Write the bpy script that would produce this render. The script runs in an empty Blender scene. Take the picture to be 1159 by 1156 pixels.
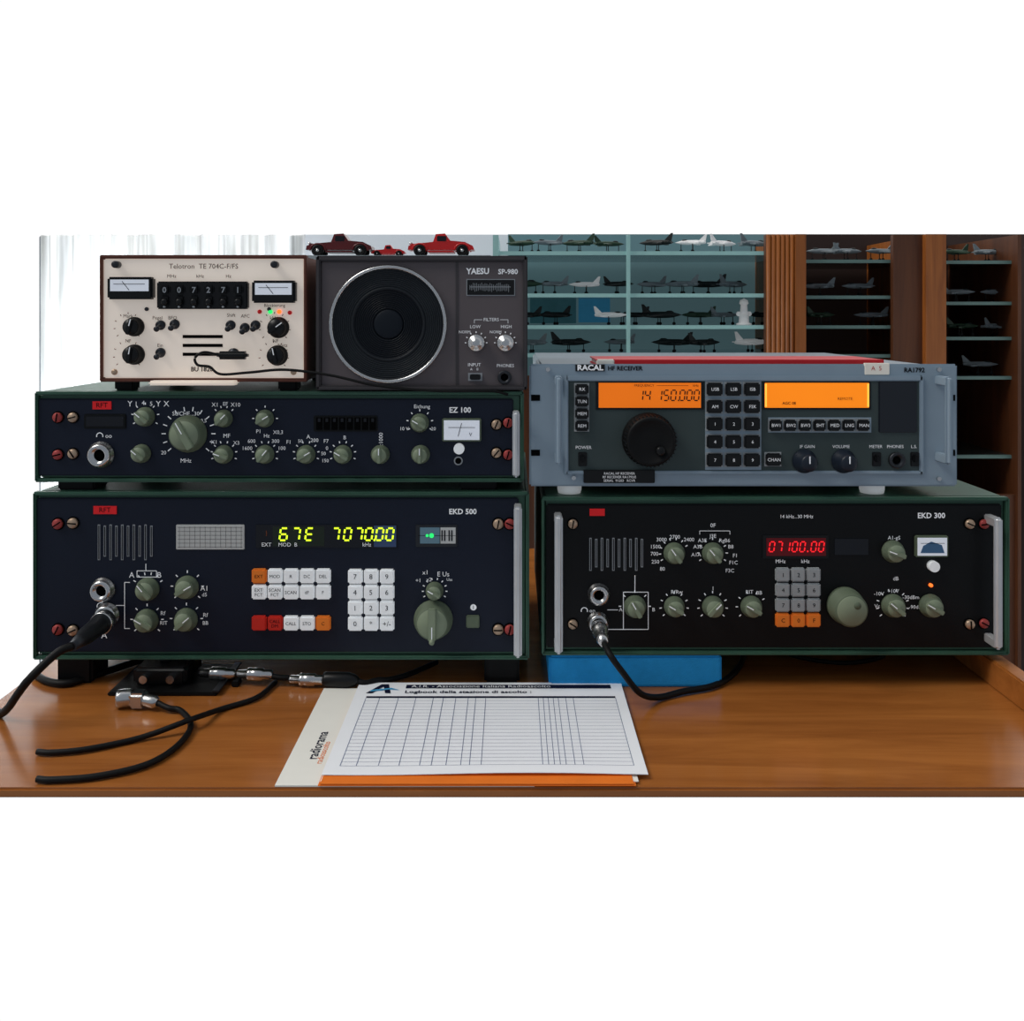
import bpy, bmesh, math, random
from mathutils import Vector, Matrix
random.seed(7)
S = bpy.context.scene
S.view_settings.view_transform = 'Standard'
S.view_settings.look = 'None'

# ---------------------------------------------------------------- materials
def lin(c):
    o = []
    for v in c[:3]:
        v /= 255.0
        o.append(v/12.92 if v <= 0.04045 else ((v+0.055)/1.055)**2.4)
    return (o[0], o[1], o[2], 1.0)
MATS = {}
def mat(name, col, rough=0.5, metal=0.0, spec=0.3, emit=0.0, var=0.12, vscale=40.0, bump=0.0):
    if name in MATS: return MATS[name]
    m = bpy.data.materials.new(name); m.use_nodes = True
    nt = m.node_tree; b = nt.nodes['Principled BSDF']
    c = lin(col)
    b.inputs['Roughness'].default_value = rough
    b.inputs['Metallic'].default_value = metal
    b.inputs['Specular IOR Level'].default_value = spec
    tc = nt.nodes.new('ShaderNodeTexCoord')
    nz = nt.nodes.new('ShaderNodeTexNoise'); nz.inputs['Scale'].default_value = vscale
    nz.inputs['Detail'].default_value = 4
    nt.links.new(tc.outputs['Object'], nz.inputs['Vector'])
    mx = nt.nodes.new('ShaderNodeMix'); mx.data_type = 'RGBA'
    mx.inputs['A'].default_value = tuple(v*(1-var) for v in c[:3])+(1,)
    mx.inputs['B'].default_value = tuple(min(1, v*(1+var)) for v in c[:3])+(1,)
    nt.links.new(nz.outputs['Fac'], mx.inputs['Factor'])
    nt.links.new(mx.outputs['Result'], b.inputs['Base Color'])
    if emit > 0:
        b.inputs['Emission Color'].default_value = c
        b.inputs['Emission Strength'].default_value = emit
    if bump > 0:
        bp = nt.nodes.new('ShaderNodeBump'); bp.inputs['Strength'].default_value = bump
        bp.inputs['Distance'].default_value = 0.001
        n2 = nt.nodes.new('ShaderNodeTexNoise'); n2.inputs['Scale'].default_value = 900
        nt.links.new(tc.outputs['Object'], n2.inputs['Vector'])
        nt.links.new(n2.outputs['Fac'], bp.inputs['Height'])
        nt.links.new(bp.outputs['Normal'], b.inputs['Normal'])
    MATS[name] = m
    return m

def wood(name, c1, c2, scale=(1.2, 14, 14), rough=0.35, spec=0.4):
    m = bpy.data.materials.new(name); m.use_nodes = True
    nt = m.node_tree; b = nt.nodes['Principled BSDF']
    tc = nt.nodes.new('ShaderNodeTexCoord'); mp = nt.nodes.new('ShaderNodeMapping')
    mp.inputs['Scale'].default_value = scale
    nt.links.new(tc.outputs['Object'], mp.inputs['Vector'])
    nz = nt.nodes.new('ShaderNodeTexNoise'); nz.inputs['Scale'].default_value = 3.0
    nz.inputs['Detail'].default_value = 8; nz.inputs['Roughness'].default_value = 0.65
    nz.inputs['Distortion'].default_value = 0.6
    nt.links.new(mp.outputs['Vector'], nz.inputs['Vector'])
    cr = nt.nodes.new('ShaderNodeValToRGB')
    cr.color_ramp.elements[0].position = 0.3; cr.color_ramp.elements[0].color = lin(c1)
    cr.color_ramp.elements[1].position = 0.72; cr.color_ramp.elements[1].color = lin(c2)
    nt.links.new(nz.outputs['Fac'], cr.inputs['Fac'])
    nt.links.new(cr.outputs['Color'], b.inputs['Base Color'])
    b.inputs['Roughness'].default_value = rough
    b.inputs['Specular IOR Level'].default_value = spec
    MATS[name] = m
    return m

M = dict(
 navy=mat('navy_panel', (18,26,43), 0.45, spec=0.25, var=0.15, vscale=8, bump=0.15),
 black=mat('black_panel', (12,14,16), 0.4, spec=0.2, bump=0.15),
 case=mat('green_case', (60,98,80), 0.45, spec=0.4, var=0.25, vscale=12, bump=0.3),
 chrome=mat('chrome', (205,205,205), 0.25, 1.0),
 alu=mat('aluminium', (208,210,212), 0.4, 0.5),
 darkm=mat('dark_metal', (60,62,66), 0.4, 0.8),
 screwr=mat('red_screw', (170,70,68), 0.45, 0.2),
 screws=mat('brass_screw', (190,164,140), 0.4, 0.5),
 knob=mat('grey_green_knob', (134,146,122), 0.5, spec=0.3),
 knobd=mat('knob_side', (98,110,90), 0.55, spec=0.3),
 white=mat('white_print', (230,232,235), 0.6, spec=0.1, emit=0.18),
 grey=mat('grey_print', (150,155,160), 0.6, spec=0.1, emit=0.03),
 greyd=mat('faded_print', (105,110,116), 0.6, spec=0.1),
 keyw=mat('ivory_key', (235,238,240), 0.45, spec=0.3, emit=0.18),  # weak glow added so ivory, orange and red keys look brighter
 keyg=mat('grey_key', (165,170,172), 0.45, spec=0.3),
 keyo=mat('orange_key', (225,120,40), 0.45, spec=0.3, emit=0.1),
 keyr=mat('red_key', (190,40,30), 0.45, spec=0.3, emit=0.1),
 red=mat('red_badge', (215,30,35), 0.4, emit=0.12),
 blackp=mat('black_plastic', (14,15,17), 0.35, spec=0.3),
 rubber=mat('black_rubber', (10,10,11), 0.55, spec=0.22),
 glassd=mat('dark_window', (10,12,22), 0.15, spec=0.4),
 glassb=mat('blue_window', (60,80,120), 0.2, spec=0.4),
 ledg=mat('green_digits', (205,245,40), 0.5, emit=1.3, var=0),
 ledr=mat('red_digits', (245,32,40), 0.5, emit=1.0, var=0),
 ledrb=mat('red_display_glow', (74,5,12), 0.3, emit=0.4),
 ledgreen=mat('green_led', (40,230,110), 0.5, emit=1.0, var=0),
 ledo=mat('orange_led', (255,110,40), 0.5, emit=1.5, var=0),
 plate=mat('label_plate', (190,192,190), 0.5, 0.0, var=0.08, emit=0.05),
 dark=mat('hole', (5,5,6), 0.8, spec=0.05),
 meter=mat('meter_face', (225,230,240), 0.4, emit=0.25),
 ink=mat('ink', (15,17,22), 0.6, spec=0.1),
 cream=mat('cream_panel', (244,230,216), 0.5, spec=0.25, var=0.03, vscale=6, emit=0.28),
 brown=mat('brown_case', (110,64,50), 0.5),
 yae=mat('taupe_panel', (98,90,92), 0.5, spec=0.3, var=0.05),
 yaef=mat('taupe_frame', (66,62,64), 0.45, spec=0.35),
 racf=mat('blue_grey_frame', (146,164,178), 0.45, 0.1, spec=0.35, var=0.06),
 racp=mat('slate_panel', (66,78,78), 0.5, spec=0.2, var=0.06),
 ract=mat('case_metal', (130,142,152), 0.4, 0.4),
 amber=mat('amber_backlight', (215,104,14), 0.4, emit=0.72, var=0.15, vscale=22),
 amber2=mat('amber_backlight_bright', (232,124,16), 0.4, emit=0.82, var=0.12, vscale=22),
 amberh=mat('lamp_glow', (255,190,70), 0.4, emit=0.95, var=0),
 amberd=mat('lcd_digits', (52,26,6), 0.5, emit=0.0),
 foam=mat('blue_foam', (38,132,192), 0.9, spec=0.05, var=0.15, vscale=120, bump=0.8, emit=0.12),
 paper=mat('paper', (244,246,250), 0.7, spec=0.1, var=0.02),
 paper2=mat('paper_folder', (240,238,230), 0.7, spec=0.1, var=0.03),
 line=mat('table_ink', (84,98,140), 0.7, spec=0.05),
 lined=mat('table_ink_dark', (24,28,52), 0.7, spec=0.05),
 orange=mat('orange_card', (230,118,34), 0.6, emit=0.05),
 redbook=mat('red_cover', (180,32,40), 0.5, var=0.1, emit=0.08),
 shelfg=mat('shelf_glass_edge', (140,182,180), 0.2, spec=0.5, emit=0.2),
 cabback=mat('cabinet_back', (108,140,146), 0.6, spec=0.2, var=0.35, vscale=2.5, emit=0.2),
 cabdark=mat('cabinet_dark_back', (60,46,42), 0.6, var=0.35, vscale=3, emit=0.04),
 walll=mat('wall_paint', (214,219,224), 0.8, spec=0.1, var=0.04, vscale=3, emit=0.3),  # wall brightness partly put into the material as emission, no lamp
 wallw=mat('wall_paint_white', (248,248,248), 0.8, spec=0.1, var=0.01, vscale=3),
 pl_grey=mat('model_grey', (120,130,135), 0.5, emit=0.03), pl_dk=mat('model_dark', (34,38,38), 0.5),
 pl_wh=mat('model_white', (225,225,225), 0.5, emit=0.15), pl_gr=mat('model_green', (50,72,56), 0.5), pl_bl=mat('model_blue', (70,110,150), 0.5),
 carr=mat('car_red', (190,24,24), 0.25, spec=0.5, emit=0.08), card=mat('car_dark_red', (96,16,20), 0.25, spec=0.5), poster=mat('poster_blue', (60,140,180), 0.6, emit=0.15, var=0.3, vscale=30),
)
M['desk'] = wood('desk_wood', (140,80,34), (184,114,54), scale=(1.0,10,10), rough=0.20, spec=0.55)
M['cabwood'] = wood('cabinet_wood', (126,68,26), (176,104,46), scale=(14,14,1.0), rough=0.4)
M['cabwoodd'] = wood('cabinet_wood_dark', (68,36,20), (102,58,30), scale=(14,14,1.0), rough=0.5)  # darker brown wood for cabinet fronts and panels

# ---------------------------------------------------------------- builder
def X(px): return (px-579.5)/1000.0
def Z(py): return (776.0-py)/1000.0
class B:
    def __init__(s, name): s.name=name; s.v=[]; s.f=[]; s.m=[]; s.sm=[]; s.mats=[]
    def mi(s, m):
        m = M[m] if isinstance(m,str) else m
        if m not in s.mats: s.mats.append(m)
        return s.mats.index(m)
    def raw(s, vs, fs, m, smooth=False):
        o=len(s.v); k=s.mi(m)
        s.v.extend([tuple(p) for p in vs])
        for f in fs:
            s.f.append([i+o for i in f]); s.m.append(k); s.sm.append(smooth)
    def bm(s, bm, m, smooth=False, mtx=None):
        if mtx is not None: bmesh.ops.transform(bm, matrix=mtx, verts=bm.verts)
        bm.verts.index_update()
        s.raw([v.co.copy() for v in bm.verts], [[v.index for v in f.verts] for f in bm.faces], m, smooth)
        bm.free()
    def box(s, x0,x1,y0,y1,z0,z1, m, bev=0, seg=2, mtx=None):
        b=bmesh.new(); bmesh.ops.create_cube(b,size=1)
        for v in b.verts:
            v.co=Vector(((x0+x1)/2+v.co.x*(x1-x0),(y0+y1)/2+v.co.y*(y1-y0),(z0+z1)/2+v.co.z*(z1-z0)))
        if bev>0: bmesh.ops.bevel(b,geom=b.edges[:],offset=bev,segments=seg,affect='EDGES')
        s.bm(b,m,False,mtx)
    def pb(s, px0,px1,py0,py1, out, m, bev=0, base=0.0):
        s.box(X(px0),X(px1),-out,-base+0.0005,Z(py1),Z(py0),m,bev)
    def lathe(s, prof, loc, d, m, seg=28, smooth=True, cap=True):
        d=Vector(d).normalized(); q=Vector((0,0,1)).rotation_difference(d).to_matrix().to_4x4()
        mt=Matrix.Translation(loc)@q
        vs=[];fs=[];n=len(prof)
        for (r,h) in prof:
            for i in range(seg):
                a=2*math.pi*i/seg; vs.append(mt@Vector((r*math.cos(a),r*math.sin(a),h)))
        for j in range(n-1):
            for i in range(seg):
                k=(i+1)%seg
                fs.append([j*seg+i,j*seg+k,(j+1)*seg+k,(j+1)*seg+i])
        s.raw(vs,fs,m,smooth)
        if not cap: return
        caps=[]
        if prof[0][0]>1e-6: caps.append(list(range(seg))[::-1])
        if prof[-1][0]>1e-6: caps.append([(n-1)*seg+i for i in range(seg)])
        o=len(s.v)-len(vs); k=s.mi(m)
        for c in caps: s.f.append([i+o for i in c]); s.m.append(k); s.sm.append(False)
    def cyl(s, loc, d, r, h, m, seg=24, c=0.0):
        if c>0: s.lathe([(r,0),(r,h-c),(r-c,h)],loc,d,m,seg,False)
        else: s.lathe([(r,0),(r,h)],loc,d,m,seg,False)
    def tube(s, pts, r, m, seg=10, sub=8):
        P=[Vector(p) for p in pts]; Q=[]
        E=[P[0]*2-P[1]]+P+[P[-1]*2-P[-2]]
        for i in range(1,len(E)-2):
            for t in range(sub):
                u=t/sub; a,b,c,d=E[i-1],E[i],E[i+1],E[i+2]
                Q.append(0.5*((2*b)+(c-a)*u+(2*a-5*b+4*c-d)*u*u+(-a+3*b-3*c+d)*u**3))
        Q.append(P[-1]); vs=[];fs=[]
        up=Vector((0.03,0.02,1))
        for i,p in enumerate(Q):
            t=(Q[min(i+1,len(Q)-1)]-Q[max(i-1,0)]).normalized()
            a=t.cross(up)
            if a.length<0.15: a=t.cross(Vector((1,0.1,0)))
            a.normalize(); b2=t.cross(a)
            for k in range(seg):
                w=2*math.pi*k/seg; vs.append(p+r*(math.cos(w)*a+math.sin(w)*b2))
        for i in range(len(Q)-1):
            for k in range(seg):
                l=(k+1)%seg; fs.append([i*seg+k,(i+1)*seg+k,(i+1)*seg+l,i*seg+l])
        fs.append(list(range(seg))); fs.append([(len(Q)-1)*seg+k for k in range(seg)][::-1])
        s.raw(vs,fs,m,True)
    def text(s, t, px, py, size, m='white', y=-0.0047, mtx=None, bold=0, align='CENTER', sx=1.0):
        cu=bpy.data.curves.new('t','FONT'); cu.body=t; cu.size=size; cu.align_x=align; cu.align_y='CENTER'
        cu.resolution_u=2; cu.offset=bold
        ob=bpy.data.objects.new('t',cu); S.collection.objects.link(ob)
        dg=bpy.context.evaluated_depsgraph_get(); me=bpy.data.meshes.new_from_object(ob.evaluated_get(dg))
        b=bmesh.new(); b.from_mesh(me)
        if mtx is None:
            mtx=Matrix.Translation((X(px),y,Z(py)))@Matrix.Rotation(math.pi/2,4,'X')
        mtx = mtx@Matrix.Diagonal((sx,1,1,1))
        s.bm(b,m,False,mtx)
        bpy.data.objects.remove(ob); bpy.data.curves.remove(cu); bpy.data.meshes.remove(me)
    def disc(s, px,py,r,out,m,base=0.004,seg=24):
        s.cyl((X(px),-base,Z(py)),(0,-1,0),r/1000,out-base,m,seg)
    def ticks(s, px,py,r0,r1,n,a0,a1,m='white',w=0.0006,y=-0.0048):
        cx,cz=X(px),Z(py)
        for i in range(n):
            a=math.radians(a0+(a1-a0)*i/(n-1)); c,sn=math.sin(a),math.cos(a)
            px_,pz_=-sn*w,c*w
            A=(cx+c*r0,cz+sn*r0);Bq=(cx+c*r1,cz+sn*r1)
            s.raw([(A[0]-px_,y,A[1]-pz_),(A[0]+px_,y,A[1]+pz_),(Bq[0]+px_,y,Bq[1]+pz_),(Bq[0]-px_,y,Bq[1]-pz_)],[[0,1,2,3]],m)
    def line(s, px0,py0,px1,py1,w=0.8,m='white',y=-0.0048):
        a=Vector((X(px0),Z(py0)));b=Vector((X(px1),Z(py1))); d=(b-a).normalized(); n=Vector((-d.y,d.x))*w/2000
        s.raw([(a.x-n.x,y,a.y-n.y),(b.x-n.x,y,b.y-n.y),(b.x+n.x,y,b.y+n.y),(a.x+n.x,y,a.y+n.y)],[[0,1,2,3]],m)
    def knob(s, px,py,r,h=0.016,ang=0,m='knob',md='knobd',tk=None,pointer='white'):
        k=(1.05-h)/1.05
        x=X(px)*k; z=0.418+(Z(py)-0.418)*k; R=r/1000
        s.lathe([(R*1.0,0.004),(R*1.0,0.007),(R*.86,0.0085),(R*.84,h-0.002),(R*.76,h),(0,h)],(x,0,z),(0,-1,0),md,30)
        s.lathe([(R*.76,h-0.0003),(R*.74,h+0.0005),(0,h+0.0006)],(x,0,z),(0,-1,0),m,30)
        mt=Matrix.Translation((x,0,z))@Matrix.Rotation(math.radians(ang),4,'Y')
        s.box(-R*.2,R*.2,-h-0.004,-h+0.001,-R*.80,R*.80,m,0.0008,2,mt)
        s.box(-0.0005,0.0005,-h-0.0044,-h-0.0035,R*.1,R*.78,pointer,0,1,mt)
        if tk:
            n,a0,a1=tk; s.ticks(x*1000+579.5,776-z*1000,R*1.22,R*1.45,n,a0,a1)
    def screw(s, px,py,r=5.5,m='screws'):
        x,z=X(px),Z(py)
        s.lathe([(r/1000*1.25,0.0035),(r/1000*1.25,0.005)],(x,0,z),(0,-1,0),'dark',20,False)
        s.lathe([(r/1000,0.004),(r/1000,0.007),(r/1000*.8,0.0085),(0,0.0088)],(x,0,z),(0,-1,0),m,20)
        a=random.uniform(0,3.1)
        mt=Matrix.Translation((x,0,z))@Matrix.Rotation(a,4,'Y')
        s.box(-0.0007,0.0007,-0.0093,-0.0085,-r/1000*.85,r/1000*.85,'dark',0,1,mt)
    def jack(s, px,py,r=11):
        x,z=X(px),Z(py); R=r/1000
        s.lathe([(R*1.15,0.004),(R*1.15,0.007),(R,0.008),(R,0.013),(R*.82,0.015),(R*.62,0.015),(R*.5,0.009),(0,0.008)],(x,0,z),(0,-1,0),'chrome',32)
        s.lathe([(R*.5,0.0095),(0,0.0096)],(x,0,z),(0,-1,0),'dark',24)
    def key(s, px,py,w,h,m,label=None,out=0.010,ts=0.006,lm='ink',base=0.004):
        s.pb(px-w/2,px+w/2,py-h/2,py+h/2,out,m,0.0015,base)
        if label:
            ls=label.split('|')
            for i,l in enumerate(ls):
                s.text(l,px,py+(i-(len(ls)-1)/2)*5.2,ts,lm,y=-out-0.0003)
    def seg7(s, ch, px,py,w,h,m,t=1.6,y=-0.006,sl=0.14):
        SEG={'0':'abcdef','1':'bc','2':'abged','3':'abgcd','4':'fgbc','5':'afgcd','6':'afgedc','7':'abc','8':'abcdefg','9':'abcdfg','E':'afged',' ':''}
        hw,hh=w/2,h/2; g=t*.55
        L={'a':(-hw+g,-hh,hw-g,-hh),'d':(-hw+g,hh,hw-g,hh),'g':(-hw+g,0,hw-g,0),'f':(-hw,-hh+g,-hw,-g),'b':(hw,-hh+g,hw,-g),'e':(-hw,g,-hw,hh-g),'c':(hw,g,hw,hh-g)}
        for c in SEG[ch]:
            a=L[c]; s.line(px+a[0]-a[1]*sl,py+a[1],px+a[2]-a[3]*sl,py+a[3],t,m,y)
    def finish(s, parent=None):
        me=bpy.data.meshes.new(s.name); me.from_pydata(s.v,[],s.f)
        for m in s.mats: me.materials.append(m)
        me.polygons.foreach_set('material_index',s.m); me.polygons.foreach_set('use_smooth',s.sm)
        me.update()
        ob=bpy.data.objects.new(s.name,me); S.collection.objects.link(ob)
        if parent: ob.parent=parent
        return ob

def dp(px,py,h=0.0):
    sc=(py-358)/(0.418-h)
    return Vector(((px-579.5)/sc, 1050/sc-1.05, h))

def rft_case(b, x0,x1,y0,y1, panel, depth=0.34, inset=(2,10,8,7)):
    b.box(X(x0),X(x1),0.0,depth,Z(y1),Z(y0),'case',0.005,3)
    l,r,t,bt=inset
    b.pb(x0+l,x1-r,y0+t,y1-bt,0.004,panel,0.0015)
    for (a,c,d,e) in ((x0,x1,y0,y0+4),(x0,x1,y1-4,y1),(x0,x0+3,y0,y1),(x1-4,x1,y0,y1)):
        b.box(X(a),X(c),-0.007,0.004,Z(e),Z(d),'case',0.0018)
def handle(b, px, y0,y1,w=9,m='alu',out=0.030):
    x=X(px)
    b.box(x-w/2000,x+w/2000,-out,-out+0.008,Z(y1),Z(y0),m,0.003,3)
    for yy in (y0+6,y1-6):
        b.box(x-w/2200,x+w/2200,-out+0.004,-0.002,Z(yy)-0.005,Z(yy)+0.005,m,0.001)
def slots(b,x0,x1,y0,y1,n,m='grey'):
    for i in range(n):
        x=x0+(x1-x0)*i/(n-1); o=(i%2)*4
        b.pb(x-1.3,x+1.3,y0+o*.3,y1-o,0.0046,m); b.pb(x-.5,x+.5,y0+o*.3+1,y1-o-1,0.0050,'dark')

# ================================================================ wide receiver, lower left
b=B('radio_receiver')
rft_case(b,40,599,556,745,'navy',inset=(3,12,7,8))
for fx in (62,548): b.box(X(fx),X(fx+40),0.004,0.05,0.0,Z(743),'rubber',0.003)
for fx in (62,548): b.box(X(fx),X(fx+40),0.27,0.32,0.0,Z(743),'rubber',0.003)
handle(b,586,568,735,9)
b.pb(108,134,572,581,0.0052,'red'); b.text('RFT',121,576.5,0.008,'ink',y=-0.0055)
slots(b,114,173,593,633,10)
b.pb(201,278,593,621,0.0052,'plate',0.0006)
for i in range(6): b.line(203,596+i*4.4,276,596+i*4.4,0.35,'ink',y=-0.0055)
for i in range(13): b.line(205+i*5.8,595,205+i*5.8,619,0.3,'ink',y=-0.0055)
b.text('EKD 500',524,578.5,0.0085,bold=0.0002)
b.pb(291,450,593,619,0.0050,'glassd'); b.pb(310,368,595,617,0.0052,mat('green_glow',(22,30,22),0.3,emit=0.3)); b.pb(424,449,594,618,0.0053,'glassb')
for ch,x in zip('67E',(322.5,336.5,351.5)): b.seg7(ch,x,603.5,8,13.5,'ledg',2.0)
for ch,x in zip('707000',(381,394.5,407,418.5,430.5,442)): b.seg7(ch,x,603.5,7.5,13.5,'ledg',2.0)
b.pb(423.7,425.7,609,611,0.0062,'ledg')
b.text('1',303,603,0.009,mat('dim_orange',(120,60,30)),y=-0.0056)
b.text('EXT',303,615.5,0.0062,y=-0.0054); b.text('MOD  B',327,615.5,0.0062,y=-0.0056); b.text('kHz',416,615.5,0.0062,y=-0.0054)
b.pb(471,518,593,618,0.0052,'darkm',0.0006); b.pb(476,498,596,614,0.0058,mat('meter_blue',(90,120,135),0.4,emit=0.15)); b.pb(499,516,596,614,0.0058,'plate')
for x,r in ((489,2.6),(484,1.6)): b.cyl((X(x),-0.0058,Z(605)),(0,-1,0),r/1000,0.0006,'ledgreen',16)
for x in (500,503,508,511): b.pb(x,x+1.5,599,611,0.0062,'glassd')
b.line(474,605,516,605,0.5,'ink',y=-0.0061)
for (x,y) in ((68,592),(68,711),(577,592),(577,711)): b.screw(x,y,5.8,'screwr')
for (x,y) in ((85,591),(85,712),(564,592),(564,711)): b.screw(x,y,5.8,'screws')
b.jack(119,666,12); b.jack(124,694,12)
b.knob(163,670,13,ang=-40,tk=(6,-60,60)); b.knob(208,668,13,ang=60,tk=(7,-130,130)); b.knob(162,706,13,ang=-60,tk=(7,-130,130)); b.knob(207,705,13,ang=50,tk=(7,-130,130))
b.line(167,637,167,645); b.line(157,645,179,645); b.line(157,645,157,652); b.line(179,645,179,652); b.line(157,652,179,652)
b.text('A',151,650,0.009); b.text('B',182,650,0.009); b.text('A1',233,665,0.008); b.text('d5',233,672,0.006); b.text('Rf',186,693,0.0065); b.text('RIT',187,704,0.006); b.text('Rf',234,695,0.0065); b.text('BB',234,704,0.006)
b.line(143,658,149,658); b.line(143,658,143,710); b.line(143,710,149,710); b.line(143,684,131,684)
b.ticks(116,685,0.0035,0.0045,12,-100,100); b.text('oo',126,685,0.008); b.text('A',120,718,0.010)
rows=[(650,['keyo','keyw','keyw','keyw','keyw'],['EXT','MOD','R','DC','DEL']),
      (668,['keyw']*5,['EXT|FCT','SCAN|FCT','SCAN','dF','F']),
      (703,['keyr','keyr','keyw','keyw','keyo'],['','CALL|DM','CALL','STO','C'])]
for yy,ms,ls in rows:
    for i,(mm,l) in enumerate(zip(ms,ls)): b.key(295.5+i*18,yy,16.5,16,mm,l,ts=0.0052)
lab=['7','8','9','4','5','6','1','2','3','0','*','+/-']
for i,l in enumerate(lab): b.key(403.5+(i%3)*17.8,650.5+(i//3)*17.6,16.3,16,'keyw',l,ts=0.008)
b.knob(491,672,10,ang=-60,tk=(10,-120,120))
b.text('x1',482,647,0.007); b.text('x2',486,655,0.006); b.text('E Us',502,649,0.0075); b.text('Uss',509,655,0.0045); b.text('+1',474,656,0.006)
b.knob(489,707,22,h=0.022,ang=180); b.lathe([(0.003,0.022),(0.003,0.028),(0,0.029)],(X(491),0,Z(718)),(0,-1,0),'knob')
b.pb(528,543,695,709,0.007,'knobd',0.001); b.lathe([(0.003,0.0046),(0.0035,0.0052)],(X(536),0,Z(686)),(0,-1,0),'white',20); b.line(536,684,536,688,.6,'ink',y=-0.0054)
b.finish()

b=B('headphone_cable')
x,z=X(124)*0.99,Z(694)*0.99
dr=Vector((-0.05,-1,-0.06)).normalized()
b.lathe([(0.009,0.0148),(0.0115,0.018),(0.0115,0.032),(0.010,0.034),(0.0105,0.036),(0.0095,0.062),(0.007,0.075),(0.005,0.090)],(x,0,z),dr,'darkm',26)
b.lathe([(0.0122,0.024),(0.0125,0.027),(0.0122,0.030)],(x,0,z),dr,'chrome',26)
p0=Vector((x,0,z))+dr*0.088
b.tube([p0,p0+Vector((-0.012,-0.010,-0.004)),(-0.487,-0.112,0.052),(-0.502,-0.108,0.034),(-0.517,-0.098,0.016),(-0.532,-0.086,0.0046),(-0.545,-0.072,0.0044)],0.0042,'rubber')
b.finish()

# ================================================================ slim receiver unit above it
b=B('radio_receiver')
T0,T1=443,545
rft_case(b,42,593,T0,T1,'navy',inset=(3,12,8,7),depth=0.30)
for fx in (62,520): 
    b.box(X(fx),X(fx+42),0.006,0.045,Z(556.0),Z(T1-1),'rubber',0.002); b.box(X(fx),X(fx+42),0.24,0.28,Z(556.0),Z(T1-1),'rubber',0.002)
handle(b,584,463,536,8)
b.pb(107,128,454,463,0.0052,'red'); b.text('RFT',117.5,458.5,0.008,'ink',y=-0.0055)
b.pb(97,145,468,485,0.0052,'black',0.001); b.pb(100,142,471,482,0.0056,'glassd')
b.ticks(115,493,0.003,0.004,12,-100,100); b.text('oo',125,493,0.007)
b.jack(117,514,13)
b.knob(160,473,11,ang=-50,tk=(7,-120,120)); b.knob(156,515,10.5,ang=-50); b.knob(208,493,21,h=0.02,ang=-30,tk=(14,-130,130))
b.knob(250,475,10,ang=45,tk=(4,-45,45)); b.knob(297,475,10,ang=60,tk=(5,-90,90))
for x,a in ((250,-70),(297,40),(344,60),(386,-60),(429,0),(475,0)): b.knob(x,516,10.5,ang=a,tk=(8,-110,110) if x<390 else None)
b.knob(474,480,10.5,ang=-60,tk=(7,-120,120))
for t,x,y,sz in (('Y',149,457,.009),('1',156,457,.007),('4',164,456,.007),('5',173,457,.007),('Y',181,457,.009),('X',190,457,.009),('SUCHE...30',212,468,.0065),('MHz',212,521,.0065),('20',187,512,.006),('0,5',232,476,.006),
    ('X1',245,458,.0065),('EF',256.5,457,.006),('X10',268,458,.0065),('MF',258,493,.0065),('X1',244,500,.006),('X3',269,501,.006),('Hz',303,493,.006),('P1',294,488,.006),('X0,3',316,489,.006),('600',286,499,.006),('300',313,499,.006),('1600',281,507,.006),('100',320,507,.006),
    ('F1',328,500,.006),('A',350,494,.0065),('50',341,499,.0055),('200',357,498,.006),('F7',370,499,.006),('0',371,507,.006),('50',367,513,.0055),('150',369,521,.0055),('B',391,495,.006),('Eichung',478,460,.006),('10 V',458,485,.0055),('20',491,485,.0055)):
    b.text(t,x,y,sz)
b.text('1:1000',437,500,0.0065,mtx=Matrix.Translation((X(432),-0.0048,Z(498)))@Matrix.Rotation(math.pi/2,4,'X')@Matrix.Rotation(math.pi/2,4,'Z'))
b.text('EZ 100',521,464,0.0085,bold=0.0002)
b.pb(356,428,470,488,0.0054,'black',0.001)
for i in range(8): b.pb(359+i*8.6,366+i*8.6,472,486,0.0058,'dark'); b.pb(361+i*8.6,364+i*8.6,473,477,0.0062,'glassd')
b.pb(501,545,473,499,0.008,'knobd',0.001); b.pb(503,543,475,497,0.0086,'meter'); b.line(508,483,538,483,0.6,'ink',y=-0.009); b.line(523,478,519,493,0.7,'ink',y=-0.009); b.text('V',533,491,0.006,'ink',y=-0.009)
b.disc(520,507,6,0.010,'keyw'); b.lathe([(0.004,0.0045),(0.005,0.005)],(X(519),0,Z(521)),(0,-1,0),'grey',20); b.lathe([(0.0035,0.0045),(0.0035,0.0054)],(X(519),0,Z(521)),(0,-1,0),'dark',20)
for (x,y) in ((68,472),(68,514),(575,478),(575,514)): b.screw(x,y,5.5,'screwr')
for (x,y) in ((85,472),(85,513),(562,480),(562,512)): b.screw(x,y,5.5,'screws')
b.finish()

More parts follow.
